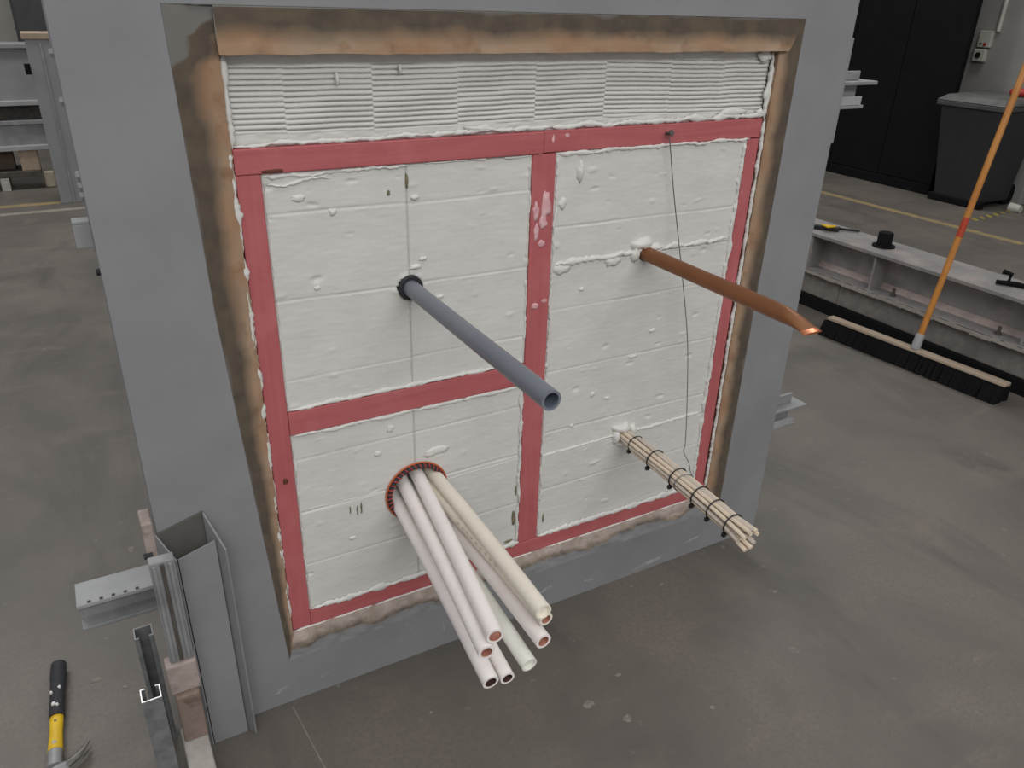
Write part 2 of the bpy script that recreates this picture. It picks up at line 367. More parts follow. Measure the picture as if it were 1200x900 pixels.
for k, (cx, cz, rx, rz, tilt) in enumerate(((0.663, 0.063, 0.022, 0.005, 0.3), (0.27, 0.098, 0.004, 0.016, 0.5), (0.361, 0.059, 0.003, 0.018, 0.1), (1.01, 0.022, 0.05, 0.007, 0.1), (0.053, 0.047, 0.012, 0.005, 0.3), (0.80, 0.04, 0.018, 0.004, -0.2), (-0.05, 0.045, 0.02, 0.005, 0.3), (1.17, 0.05, 0.03, 0.004, 0.1))):
    n = 14; vs = []
    for yy in (FY + 0.001, FY - 0.0005):
        for i in range(n):
            q = 2 * math.pi * i / n; f = 1 + 0.5 * nz(math.cos(q) + k * 5, math.sin(q), k, 1.8); u, v = rx * f * math.cos(q), rz * f * math.sin(q)
            vs.append((cx + u * math.cos(tilt) - v * math.sin(tilt), yy, cz + u * math.sin(tilt) + v * math.cos(tilt)))
    MB().add(vs, [tuple(range(n)), tuple(range(n, 2 * n))[::-1]] + [(i, n + i, n + (i + 1) % n, (i + 1) % n) for i in range(n)]).build('scuff_mark', scuff, frame)
# bolts and splashes on the left edge of the frame
for z in (1.396, 1.328, 1.216, 1.20, 1.185):
    r = 0.007 if z > 1.3 else 0.009
    MB().tube([(X0 + 0.004, 0.04, z), (X0 - 0.004, 0.04, z), (X0 - 0.006, 0.04, z)], [r, r, r * 0.6], n=6).build('bolt_head', pale_steel, frame)
MB().tube([(X0 + 0.004, 0.05, 1.055), (X0 - 0.006, 0.05, 1.055)], 0.006, n=10).build('bolt_head', black_rub, frame)
# small angle cleat on the left edge and a side plate on the right edge
MB().box(X0 - 0.026, X0, 0.05, 0.08, 1.137, 1.142).box(X0 - 0.026, X0, 0.05, 0.055, 1.098, 1.137).build('angle_cleat', pale_steel, frame, bevel=0.001)
MB().box(X1, X1 + 0.05, 0.022, 0.034, 1.175, 1.422).build('side_plate', grey_paint, frame, bevel=0.002)

def beam_stub(side, x_in, x_out, z, lab, upstand):
    root = bpy.data.objects.new('beam_stub', None); C.objects.link(root); root.parent = frame
    wl = Vector(((x_in + x_out) / 2, 0.09, z)); root.location = wl - frame.location; root['label'] = lab
    xs = sorted((x_in, x_out)); short = sorted((x_in, x_in + (x_out - x_in) * (0.82 if side > 0 else 1.0)))
    MB().box(xs[0], xs[1], 0.05, 0.125, z - 0.009, z).build('top_flange', pale_steel if side < 0 else bare_steel, root, bevel=0.0015)
    MB().box(short[0], short[1], 0.083, 0.092, z - 0.0575, z - 0.0095).build('web', bare_steel, root)
    MB().box(short[0], short[1], 0.05, 0.125, z - 0.066, z - 0.058).build('bottom_flange', bare_steel, root, bevel=0.0015)
    if upstand: MB().box(x_in, x_in + (x_out - x_in) * 0.84, 0.083, 0.092, z + 0.0005, z + upstand).build('upstand', bare_steel, root, bevel=0.001)
    if side > 0: MB().box(short[0], short[1] - 0.012, 0.05, 0.058, z - 0.0575, z - 0.036).build('flange_lip', pale_steel, root, bevel=0.001)
    if side < 0:
        for i in range(5):
            xx = xs[0] + 0.02 + i * 0.022
            MB().box(xx, xx + 0.006, 0.052, 0.056, z, z + 0.003).build('weld_bead', dark_steel, root)
beam_stub(-1, X0, -0.398, 0.390, 'short steel I-beam stub sticking out to the left', 0)
beam_stub(1, X1, 1.637, 1.319, 'short steel I-beam stub at the upper right edge', 0.022)
beam_stub(1, X1, 1.637, 0.372, 'short steel I-beam stub at the lower right edge', 0.03)

# ------------------------------------------------------------------ infill panel: timber, boards, plaster
panel = thing('wall_panel', (0.6, 0.02, 0.195), 'square test panel of red timber framing and white coated boards in the grey frame', 'panel')
def timber(x0, x1, z0, z1, axis, y0=0.0):
    return MB().box(x0, x1, y0, 0.09, z0, z1).build('timber_rail' if axis == 'x' else 'timber_post', red_x if axis == 'x' else red_z, panel, bevel=0.002)
timber(-0.003, 0.600, 1.207, 1.250, 'x', -0.002)
timber(0.601, 1.195, 1.208, 1.251, 'x', 0.0)
timber(-0.003, 0.039, 0.197, 1.2065, 'z', 0.0)
timber(0.577, 0.632, 0.236, 1.206, 'z', 0.001)
timber(1.160, 1.196, 0.236, 1.206, 'z', 0.002)
timber(0.0395, 0.5765, 0.692, 0.744, 'x', -0.001)
timber(0.0395, 1.199, 0.195, 0.2355, 'x', 0.0)

SEAMS_L = [0.36, 0.50, 0.63, 0.81, 0.97, 1.133]
SEAMS_R = [0.38, 0.54, 0.704, 0.86, 1.049]
HOLES = [(0.305, 0.965, 0.024), (0.891, 0.963, 0.018), (0.886, 0.475, 0.022), (0.306, 0.480, 0.064)]
def board(x0, x1, z0, z1, seams, seed, yb=0.004):
    nu = max(4, int((x1 - x0) / 0.0045)); nv = max(4, int((z1 - z0) / 0.0023)); mb = MB()
    def fn(u, v):
        x = x0 + (x1 - x0) * u; z = z0 + (z1 - z0) * v
        y = yb + 0.0008 * fbm(x + seed, z * 2.2, seed, 9, 3) + 0.0003 * nz(x * 0.25 + seed, z, seed, 160)
        for s in seams:
            zz = s + 0.0035 * nz(x + seed, s, 0, 4)
            dz = abs(z - zz)
            if dz < 0.004:
                dot = 0.55 + 0.45 * math.sin(x * 2 * math.pi / 0.0135)
                y += 0.0032 * (1 - dz / 0.004) * (0.30 + 0.70 * dot) * (0.5 + 0.9 * max(0, nz(x, s + seed, 1, 6) + 0.35))
                if z < zz: y -= 0.0007
        # small pimples and scars in the coating
        q = nz(x * 0.7 + seed, z * 1.3, 5.5, 34)
        if q > 0.55: y -= 0.010 * (q - 0.55)
        q = nz(x + 3 * seed, z * 2.0, 9.5, 26)
        if q > 0.62: y += 0.02 * (q - 0.62)
        e = min(u, 1 - u, v, 1 - v)
        for hx, hz, hr in HOLES:
            dd = math.hypot(x - hx, z - hz)
            if dd < hr: y = yb + 0.075
            elif dd < hr + 0.012: y -= 0.003 * (1 - (dd - hr) / 0.012) * (0.5 + nz(x, z, 2, 60))
        return (x, y, z)
    mb.grid(nu, nv, fn)
    rim = [i for i in range(nu + 1)] + [j * (nu + 1) + nu for j in range(1, nv + 1)] + [nv * (nu + 1) + i for i in range(nu - 1, -1, -1)] + [j * (nu + 1) for j in range(nv - 1, 0, -1)]
    base = len(mb.v); mb.v += [(mb.v[i][0], 0.088, mb.v[i][2]) for i in rim]; n = len(rim)
    for i in range(n): mb.f.append((rim[i], rim[(i + 1) % n], base + (i + 1) % n, base + i)); mb.mi.append(0)
    mb.f.append(tuple(base + i for i in range(n))); mb.mi.append(0)
    return mb.build('coated_board', white_coat, panel, smooth='all')
G = 0.0008
board(0.040, 0.305 - G, 0.7445, 1.2065, SEAMS_L, 1.3)
board(0.305 + G, 0.576, 0.7445, 1.2065, SEAMS_L, 2.7, 0.0046)
board(0.040, 0.305 - G, 0.236, 0.6915, SEAMS_L, 3.9)
board(0.305 + G, 0.576, 0.236, 0.6915, SEAMS_L, 5.1, 0.0043)
board(0.6325, 1.1595, 0.963 + G, 1.2065, SEAMS_R, 6.3)
board(0.6325, 1.1595, 0.478 + G, 0.963 - G, SEAMS_R, 7.7, 0.0047)
board(0.6325, 1.1595, 0.236, 0.478 - G, SEAMS_R, 8.9)

# notched-trowel plaster along the top, bay by bay
BX = [0.004, 0.093, 0.249, 0.415, 0.582, 0.747, 0.916, 1.065, 1.196]
for k in range(8):
    x0, x1 = BX[k] - 0.0004, BX[k + 1] + 0.0004; ph = random.uniform(0, 1); pitch = 0.0089 + random.uniform(-0.0002, 0.0002); sl = random.uniform(-0.012, 0.022)
    mb = MB()
    def fn(u, v):
        x = x0 + (x1 - x0) * u; z = 1.249 + (1.398 - 1.249) * v
        lo = 1.268 + 0.006 * nz(x, 0, k, 12) ; hi = 1.380 + 0.006 * nz(x, 3, k, 9)
        zz = z + sl * (x - x0) + 0.0012 * nz(x, 7 + k, 0, 14)
        t = ((zz - 1.26) / pitch + 0.43 * k + 0.12 * ph) % 1.0
        ridge = 1 - abs(2 * t - 1) ** 3.5          # round ridges, sharp grooves
        m = max(0, min(1, (z - lo) / 0.004)) * max(0, min(1, (hi - z) / 0.005))
        e = min(u, 1 - u) * (x1 - x0)
        m *= min(1, 0.25 + e / 0.005)
        y = 0.0182 - 0.0085 * ridge * m - (1 - m) * (0.0074 + 0.0014 * fbm(x, z * 1.5, 0, 40, 3))
        return (x, y, z)
    mb.grid(max(8, int((x1 - x0) / 0.006)), 190, fn)
    mb.build('ridged_plaster_bay', white_coat, panel, smooth='all')
MB().box(-0.004, 1.206, 0.03, 0.088, 1.2515, 1.398).build('backing_board', white_coat, panel)

# mastic beads: lumpy ribbons pressed along joints
def bead(p0, p1, w=0.008, h=0.005, y=0.0, wob=0.004, seed=0.0, gap=0.0, name='mastic_bead'):
    w *= 0.9; h *= 0.5
    p0 = Vector(p0); p1 = Vector(p1); d = p1 - p0; L = d.length; d.normalize(); nrm = Vector((-d.y, d.x)); n = max(8, int(L / 0.0035)); k = 6
    mb = MB(); rows = []
    for i in range(n + 1):
        s = i / n * L; c = p0 + d * s + nrm * (wob * nz(s, seed, 0, 18) + 0.4 * wob * nz(s, seed, 4, 90))
        ww = w * (0.75 + 0.9 * nz(s, seed + 3, 1, 28) + 0.5 * nz(s, seed, 2, 110)); hh = h * (0.8 + 0.7 * nz(s, seed + 9, 2, 40))
        if gap and nz(s, seed + 20, 0, 16) < gap - 0.5: ww *= 0.15; hh *= 0.2
        e = min(1, 0.15 + min(i, n - i) / 4); ww = max(0.0006, ww * e); hh = max(0.0004, hh * e)
        rows.append([(c.x + nrm.x * ww * math.cos(a) * (1 + 0.3 * nz(s, a, seed, 60)), y + 0.004 - (hh + 0.004) * math.sin(a), c.y + nrm.y * ww * math.cos(a)) for a in [math.pi * j / k for j in range(k + 1)]])
    vs = [v for r in rows for v in r]
    fs = [(i * (k + 1) + j, i * (k + 1) + j + 1, (i + 1) * (k + 1) + j + 1, (i + 1) * (k + 1) + j) for i in range(n) for j in range(k)]
    fs += [tuple((i * (k + 1), (i + 1) * (k + 1), (i + 1) * (k + 1) + k, i * (k + 1) + k)) for i in range(n)]
    mb.add(vs, fs); return mb.build(name, white_mastic, panel, smooth='all')
bead((-0.008, 0.20), (-0.008, 1.25), 0.0075, 0.006, -0.004, 0.004, 1)
bead((-0.002, 1.25), (0.000, 1.399), 0.009, 0.006, 0.0, 0.004, 2)
bead((1.203, 0.20), (1.200, 1.25), 0.006, 0.006, -0.003, 0.003, 3)
bead((1.200, 1.25), (1.199, 1.393), 0.010, 0.008, 0.001, 0.005, 4)
bead((0.0, 1.254), (0.62, 1.258), 0.006, 0.004, 0.002, 0.005, 5)
bead((0.62, 1.257), (1.2, 1.258), 0.008, 0.005, 0.002, 0.006, 6)
bead((0.0, 0.193), (1.2, 0.193), 0.0035, 0.003, -0.001, 0.002, 7)
# around the boards
bead((0.045, 1.200), (0.31, 1.203), 0.006, 0.008, 0.003, 0.006, 8, 0.3)
bead((0.05, 1.187), (0.16, 1.192), 0.005, 0.007, 0.003, 0.008, 8.5)
bead((0.34, 1.204), (0.575, 1.204), 0.004, 0.004, 0.003, 0.004, 9, 0.4)
bead((0.043, 0.75), (0.043, 1.19), 0.003, 0.003, 0.003, 0.003, 10, 0.45)
bead((0.573, 0.75), (0.573, 1.2), 0.004, 0.005, 0.003, 0.004, 11, 0.4)
bead((0.045, 0.748), (0.57, 0.749), 0.007, 0.005, 0.001, 0.003, 12)
bead((0.045, 0.688), (0.575, 0.687), 0.008, 0.006, 0.001, 0.005, 13)
bead((0.043, 0.245), (0.043, 0.68), 0.004, 0.003, 0.002, 0.003, 14, 0.3)
bead((0.573, 0.24), (0.573, 0.68), 0.006, 0.006, 0.001, 0.004, 15)
bead((0.045, 0.241), (0.578, 0.240), 0.010, 0.007, -0.001, 0.005, 16)
bead((0.637, 0.24), (0.637, 1.2), 0.005, 0.007, 0.002, 0.005, 17, 0.2)
bead((0.64, 1.203), (0.90, 1.206), 0.008, 0.007, 0.002, 0.004, 18)
bead((0.88, 1.206), (1.165, 1.207), 0.006, 0.007, 0.001, 0.006, 19)
bead((1.153, 0.25), (1.152, 1.2), 0.008, 0.009, 0.002, 0.005, 20)
bead((0.635, 0.241), (1.165, 0.240), 0.011, 0.006, -0.001, 0.006, 21)
# joints through the right-hand service holes
bead((0.640, 0.968), (0.89, 0.970), 0.010, 0.008, 0.002, 0.009, 22)
bead((0.89, 0.968), (1.140, 0.972), 0.008, 0.008, 0.002, 0.009, 23)
bead((0.638, 0.481), (0.87, 0.482), 0.004, 0.005, 0.003, 0.004, 24)
bead((0.90, 0.480), (1.14, 0.483), 0.007, 0.006, 0.003, 0.005, 25)
bead((0.36, 0.488), (0.57, 0.490), 0.0022, 0.002, 0.004, 0.003, 26)
bead((0.05, 0.506), (0.24, 0.500), 0.002, 0.002, 0.004, 0.003, 27)
def blob(cx, cz, rx, rz, h, seed, y=0.003, m=None, name='mastic_smear'):
    if h > 0.002 and h < 0.0075: h *= 0.55
    mb = MB(); n = 20; vs = [(cx, y - h, cz)]; fs = []
    for rr, hh in ((0.55, 0.8), (1.0, 0.0), (1.0, -0.004 / max(h, 1e-4))):
        for i in range(n):
            q = 2 * math.pi * i / n; f = rr * (1 + 0.45 * nz(math.cos(q) + seed, math.sin(q), seed, 1.7) + 0.2 * nz(math.cos(q), math.sin(q) + seed, 0, 5))
            vs.append((cx + rx * f * math.cos(q), y - h * hh, cz + rz * f * math.sin(q)))
    fs = [(0, 1 + i, 1 + (i + 1) % n) for i in range(n)]
    for r in range(2): fs += [(1 + r * n + i, 1 + (r + 1) * n + i, 1 + (r + 1) * n + (i + 1) % n, 1 + r * n + (i + 1) % n) for i in range(n)]
    return mb.add(vs, fs).build(name, m or white_mastic, panel, smooth='all')
thin_white = mat('thin_pinkish_smear', lin(222, 182, 184), lin(206, 150, 156), rough=0.6, scale=60, lo=0.4, hi=0.6)
for cx, cz, rx, rz in ((0.612, 1.10, 0.011, 0.03), (0.590, 1.09, 0.007, 0.02), (0.608, 1.065, 0.010, 0.014), (0.606, 1.02, 0.009, 0.008), (0.592, 1.045, 0.006, 0.02), (0.596, 0.88, 0.008, 0.008), (0.62, 0.888, 0.007, 0.005), (0.622, 1.235, 0.004, 0.012), (0.656, 1.24, 0.008, 0.006)):
    blob(cx, cz, rx, rz, 0.0006, cx * 40 + cz * 7, 0.0004, thin_white)
for cx, cz, rx, rz, h in ((0.318, 1.005, 0.012, 0.005, 0.006), (0.335, 1.02, 0.008, 0.004, 0.005), (0.32, 1.142, 0.010, 0.006, 0.005), (0.37, 0.935, 0.009, 0.004, 0.004),
                          (0.325, 0.95, 0.006, 0.006, 0.004), (0.695, 1.165, 0.009, 0.022, 0.008), (0.655, 1.10, 0.010, 0.012, 0.006), (0.72, 0.90, 0.006, 0.005, 0.004),
                          (0.66, 0.955, 0.024, 0.012, 0.007), (0.80, 0.955, 0.02, 0.012, 0.007), (0.882, 0.987, 0.03, 0.016, 0.013), (0.862, 0.965, 0.012, 0.02, 0.010), (0.92, 0.974, 0.02, 0.01, 0.009),
                          (0.878, 0.500, 0.030, 0.013, 0.014), (0.860, 0.478, 0.011, 0.022, 0.012), (0.885, 0.452, 0.018, 0.008, 0.01), (0.913, 0.485, 0.010, 0.02, 0.010),
                          (0.10, 1.16, 0.014, 0.006, 0.004), (0.16, 1.13, 0.008, 0.006, 0.004), (0.12, 0.99, 0.006, 0.005, 0.003), (0.25, 0.655, 0.010, 0.008, 0.003), (0.22, 0.6, 0.008, 0.006, 0.003),
                          (0.15, 0.40, 0.007, 0.005, 0.003), (0.355, 0.57, 0.03, 0.012, 0.004), (0.603, 0.665, 0.014, 0.014, 0.002), (0.775, 0.62, 0.008, 0.006, 0.003), (0.885, 0.70, 0.012, 0.004, 0.004),
                          (0.94, 0.76, 0.01, 0.005, 0.004), (0.72, 0.545, 0.006, 0.005, 0.004), (0.82, 0.60, 0.008, 0.004, 0.003), (0.70, 0.218, 0.003, 0.003, 0.002), (1.00, 0.226, 0.006, 0.016, 0.004), (0.79, 0.228, 0.010, 0.012, 0.004),
                          (0.20, 1.215, 0.02, 0.004, 0.001), (1.185, 1.262, 0.012, 0.010, 0.006), (1.10, 1.268, 0.035, 0.010, 0.006), (0.46, 1.262, 0.03, 0.006, 0.006), (0.42, 1.257, 0.02, 0.005, 0.006), (1.175, 1.385, 0.02, 0.012, 0.006), (0.185, 1.356, 0.003, 0.010, 0.004), (0.30, 1.37, 0.003, 0.008, 0.004)):
    blob(cx, cz, rx, rz, h, cx * 31 + cz * 17)
# raw gaps where the coating is missing
gap_m = mat('exposed_foam', lin(128, 122, 92), lin(96, 92, 74), rough=0.8, scale=60)
for cx, cz, rx, rz in ((0.562, 0.32, 0.004, 0.020), (0.566, 0.40, 0.002, 0.012), (0.55, 0.252, 0.012, 0.003), (0.650, 0.29, 0.002, 0.014), (0.175, 0.475, 0.0016, 0.014), (0.166, 0.47, 0.0014, 0.012), (0.15, 0.475, 0.0012, 0.01), (0.268, 1.155, 0.003, 0.005), (0.305, 1.175, 0.0025, 0.014)):
    blob(cx, cz, rx, rz, 0.0004, cx * 50 + cz, 0.0022, gap_m, 'coating_gap')
knot_m = mat('timber_knot', lin(108, 60, 44), lin(84, 44, 36), rough=0.7, scale=90)
blob(0.020, 0.59, 0.006, 0.007, 0.0005, 4.4, -0.0003, knot_m, 'timber_knot')
blob(0.06, 1.211, 0.022, 0.003, 0.0005, 2.4, -0.0023, knot_m, 'timber_knot')

# ------------------------------------------------------------------ services through the panel
def hollow(mb, path, r, ri, n=20, depth=0.06):
    """tube with an open far end: outer skin, end ring, bore going back by depth"""
    path = [Vector(p) for p in path]
    t = (path[-1] - path[-2]).normalized()
    mb.tube(path, r, n, (True, False))
    k = len(path); last = list(range(len(mb.v) - n, len(mb.v)))
    c = path[-1]; outer_ring = [Vector(mb.v[i]) for i in last]
    inner = [c + (v - c) * (ri / r) for v in outer_ring]
    b0 = len(mb.v); mb.v += [tuple(v) for v in inner] + [tuple(v - t * depth) for v in inner]
    for j in range(n):
        q = (j + 1) % n
        mb.f.append((last[j], last[q], b0 + q, b0 + j)); mb.mi.append(mb.cur)
        mb.f.append((b0 + j, b0 + q, b0 + n + q, b0 + n + j)); mb.mi.append(1)
    mb.f.append(tuple(b0 + n + j for j in range(n))); mb.mi.append(1)
    return mb
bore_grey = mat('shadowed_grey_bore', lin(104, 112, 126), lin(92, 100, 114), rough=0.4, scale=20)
gp = thing('grey_pipe', (0.305, 0.0, 0.965), 'straight grey plastic pipe projecting from the upper left white board', 'pipe')
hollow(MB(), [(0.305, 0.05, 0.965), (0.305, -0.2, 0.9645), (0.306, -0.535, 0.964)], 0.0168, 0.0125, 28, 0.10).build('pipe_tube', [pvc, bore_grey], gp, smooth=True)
mb = MB()
for (rr, yy) in ((0.0168, 0.03), (0.0255, 0.03), (0.0255, -0.004), (0.0235, -0.006), (0.0172, -0.005)): 
    mb.v += [(0.305 + rr * math.cos(2 * math.pi * j / 28), yy, 0.965 + rr * math.sin(2 * math.pi * j / 28)) for j in range(28)]
for i in range(4):
    for j in range(28): mb.f.append((i * 28 + j, i * 28 + (j + 1) % 28, (i + 1) * 28 + (j + 1) % 28, (i + 1) * 28 + j)); mb.mi.append(0)
mb.build('intumescent_sleeve', black_rub, gp, smooth=True, label='black sleeve ring around the pipe at the board')

cp = thing('copper_pipe', (0.891, 0.0, 0.963), 'aged copper pipe with a pinched flat end projecting from the upper right board', 'pipe')
path = [(0.891, 0.05, 0.963), (0.891, -0.2, 0.9635), (0.891, -0.40, 0.964), (0.891, -0.43, 0.9635), (0.8915, -0.455, 0.961), (0.892, -0.478, 0.957), (0.892, -0.496, 0.953)]
MB().tube(path, [0.0168] * 7, 28, (True, True), squash=[(1, 1), (1, 1), (1, 1), (1.04, 0.94), (1.16, 0.68), (1.28, 0.34), (1.33, 0.13)]).build('pipe_tube', copper, cp, smooth=True)
MB().tube([(0.892, -0.487, 0.955), (0.892, -0.499, 0.9525)], 0.0172, 28, (True, True), squash=[(1.31, 0.22), (1.33, 0.15)]).build('pinched_tip', copper_hi, cp, smooth=True, label='bright crimped copper tip')

# white plastic tubes in a round hole
tubes = [  # root (x,z), end (x,y,z), bulge, kind, label
    ((0.265, 0.458), (0.235, -0.50, 0.399), 'pink', 'white plastic tube at the far left of the fan, lowest end with dark bore'),
    ((0.287, 0.492), (0.2255, -0.50, 0.475), 'pink', 'white plastic tube second from the left, grey-rimmed open end with pink bore'),
    ((0.320, 0.511), (0.2415, -0.50, 0.505), 'pink', 'white plastic tube third from the left, squared-off pink end'),
    ((0.297, 0.432), (0.2690, -0.50, 0.392), 'pink', 'white plastic tube low in the fan beside the lowest end, small dark bore'),
    ((0.303, 0.463), (0.314, -0.50, 0.403), 'green', 'greenish white tube with a closed end at the bottom of the fan'),
    ((0.353, 0.502), (0.338, -0.50, 0.519), 'cream', 'cream tube along the upper right edge of the fan, blank pale end'),
    ((0.331, 0.4825), (0.3540, -0.485, 0.4825), 'cream', 'cream printed tube tucked under the upper right tube of the fan'),
    ((0.334, 0.450), (0.3415, -0.50, 0.448), 'pink', 'white tube ending in an open pink bore on the right of the fan'),
]
TM = {'pink': tube_white, 'cream': tube_cream, 'green': tube_green}
for i, (rt, en, kind, lab) in enumerate(tubes):
    t = thing('plastic_tube', (rt[0], 0.0, rt[1]), lab, 'tube', 'white plastic tubes fanning out of the round hole')
    a = Vector((rt[0], 0.06, rt[1])); e = Vector(en); pts = []
    for k in range(9):
        s = k / 8; p = a.lerp(e, s); p.z += 0.006 * math.sin(math.pi * s) ; pts.append(p)
    r = 0.0155 if i not in (3, 6) else 0.0138
    if i in (4, 5): ri, dep, inner = r * 0.82, 0.006, TM[kind]
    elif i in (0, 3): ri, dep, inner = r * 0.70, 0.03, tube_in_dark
    elif i == 2: ri, dep, inner = r * 0.72, 0.004, tube_in
    else: ri, dep, inner = r * 0.68, 0.03, tube_in
    hollow(MB(), pts, r, ri, 20, dep).build('tube_skin', [TM[kind], inner], t, smooth=True)
    if i not in (4, 5):
        core = MB(); tt = (pts[-1] - pts[-2]).normalized()
        for ring_r, ring_d in ((ri * 0.62, 0.004),):
            core.tube([pts[-1] - tt * (dep - 0.001), pts[-1] - tt * (dep * 0.45)], [ri * 0.97, ri * 0.55], 14, (False, True))
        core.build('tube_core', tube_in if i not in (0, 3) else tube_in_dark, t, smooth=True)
    if i == 6:
        for q in range(9):   # printed legend along the side: short worn dashes
            s = 0.42 + q * 0.035; p = a.lerp(e, s); p.z += 0.006 * math.sin(math.pi * s)
            MB().box(p.x - 0.0128, p.x - 0.0108, p.y - 0.005, p.y + 0.003, p.z + 0.004, p.z + 0.0082).build('print_mark', mat('faint_print', lin(204, 194, 176), lin(212, 202, 186), scale=80), t)

col = thing('wrapped_collar', (0.306, 0.0, 0.48), 'black collar with red spiral wrapping lining the round hole', 'collar')
MB().ring((0.306, -0.002, 0.480), (0, 1, 0), 0.0665, 0.0052, 56, 10).build('collar_ring', black_rub, col, smooth=True)
path = []
for i in range(56 * 6 + 1):
    q = 2 * math.pi * i / (56 * 6); e = q * 38
    R = 0.0665 + 0.0056 * math.cos(e); path.append((0.306 + R * math.cos(q), -0.002 + 0.0056 * math.sin(e), 0.480 + R * math.sin(q)))
MB().tube(path, 0.0013, 4, (False, False)).build('spiral_wrap', red_wrap, col, label='red spiral wrapping')
MB().ring((0.306, 0.001, 0.480), (0, 1, 0), 0.0735, 0.0022, 56, 6).build('outer_cord', mat('orange_cord', lin(196, 110, 70), lin(182, 96, 60), scale=80), col, smooth=True)

# cable bundle with ties
cb = thing('cable_bundle', (0.887, 0.0, 0.475), 'bundle of cream cables strapped with black ties projecting from the lower right board', 'cable bundle')
def axis_pt(l): return Vector((0.887 - 0.001 * (l / 0.46), -l, 0.475 + 0.006 * math.sin(l / 0.46 * math.pi) * 0 - 0.020 * (l / 0.46) ** 2 * 1.0))
offs = [(0, 0)] + [(0.0105 * math.cos(a), 0.0105 * math.sin(a)) for a in [k * math.pi / 3 + 0.3 for k in range(6)]] + [(0.0195 * math.cos(a), 0.0195 * math.sin(a)) for a in [k * math.pi / 5 + 0.1 for k in range(10)]]
random.seed(3)
for i, (dx, dz) in enumerate(offs):
    end = 0.452 + random.uniform(-0.016, 0.014); pts = []
    sp = Vector((dx, 0, dz)); jit = random.uniform(-1, 1)
    for k in range(11):
        l = -0.04 + (end + 0.04) * k / 10; c = axis_pt(max(l, 0)); c.y = -l
        f = 0.72 if l < 0.02 else 0.98; 
        if l > 0.43: f = 1.22
        tw = 0.35 * math.sin(l * 9 + i) * 0.4
        q = Matrix.Rotation(tw, 3, 'Y') @ sp
        pts.append(c + q * f)
    m = cable_cream if i % 3 else cable_pale
    mb = MB().tube(pts, 0.0053, 8, (True, True), squash=[(1.0, 0.85)] * 11); mb.build('cable', m, cb, smooth=True)
for l, sw in ((0.045, .022), (0.125, .0255), (0.212, .0258), (0.292, .0258), (0.345, .0258), (0.402, .026)):
    c = axis_pt(l); tie = MB().ring(c, (0.03, 1, 0.02), sw, 0.0017, 30, 6).build('cable_tie', black_pl, cb, smooth=True, label='black cable tie')
    h = MB().box(c.x - sw * 0.80 - 0.006, c.x - sw * 0.80 + 0.003, c.y - 0.004, c.y + 0.004, c.z - sw * 0.75 - 0.005, c.z - sw * 0.75 + 0.004); h.build('tie_head', black_pl, tie, bevel=0.001)

# nail and hanging wire
na = thing('bent_nail', (0.911, -0.002, 1.232), 'dark nail driven into the red top rail', 'nail')
MB().tube([(0.911, 0.02, 1.230), (0.911, -0.012, 1.232), (0.912, -0.016, 1.234)], 0.0032, 8).build('nail_shank', dark_steel, na, smooth=True)
MB().tube([(0.912, -0.016, 1.234), (0.9122, -0.018, 1.235)], 0.007, 10).build('nail_head', dark_steel, na)
pts = [(0.911, -0.010, 1.228), (0.918, -0.012, 1.20), (0.944, -0.013, 1.093), (0.985, -0.03, 0.90), (1.010, -0.05, 0.74), (1.000, -0.09, 0.585), (0.994, -0.11, 0.486), (0.973, -0.13, 0.476), (0.966, -0.16, 0.462), (0.946, -0.19, 0.461), (0.915, -0.228, 0.480)]
def smooth_path(p, n=6):
    p = [Vector(q) for q in p]; out = []
    for i in range(len(p) - 1):
        a, b_, c_, d_ = p[max(i - 1, 0)], p[i], p[i + 1], p[min(i + 2, len(p) - 1)]
        for k in range(n):
            t = k / n; out.append(0.5 * ((2 * b_) + (c_ - a) * t + (2 * a - 5 * b_ + 4 * c_ - d_) * t * t + (3 * b_ - a - 3 * c_ + d_) * t ** 3))
    return out + [p[-1]]
wi = thing('hanging_wire', (0.911, -0.01, 1.228), 'thin grey wire hanging from the nail down to the cable bundle', 'wire')
MB().tube(smooth_path(pts), 0.0012, 6).build('wire_strand', wire_m, wi, smooth=True)
c = axis_pt(0.235); MB().ring(c, (0.2, 1, 0.1), 0.0255, 0.0012, 28, 5).build('wire_loop', wire_m, wi, smooth=True)

# ------------------------------------------------------------------ left front: upright, packers, studs, hammer
up = thing('box_upright', (-0.17, -0.03, 0), 'hollow grey steel upright with slanted open top at the front left corner of the frame', 'steel upright')
def plate(name, a, b_, za, zb, th, m, z0=0.0):
    a = Vector((a[0], a[1])); b_ = Vector((b_[0], b_[1])); d_ = (b_ - a).normalized(); n_ = Vector((-d_.y, d_.x)) * th
    q = [a, b_, b_ + n_, a + n_]
    MB().hexa([(v.x, v.y, z0) for v in q], [(v.x, v.y, z) for v, z in zip(q, (za, zb, zb, za))]).build(name, m, up, bevel=0.0008)
plate('back_plate', (-0.233, -0.0175), (-0.146, -0.0175), 0.554, 0.580, 0.0045, mat('shade_darkened_steel', lin(92, 90, 86), lin(82, 80, 76), rough=0.7, scale=14))  # back plate coloured darker for the shade inside the hollow
plate('front_plate', (-0.206, -0.049), (-0.135, -0.049), 0.507, 0.529, 0.004, grey_paint)
plate('side_plate', (-0.236, -0.019), (-0.210, -0.051), 0.555, 0.507, 0.0035, grey_paint)
plate('side_plate', (-0.118, -0.062), (-0.144, -0.019), 0.511, 0.580, 0.004, grey_paint)
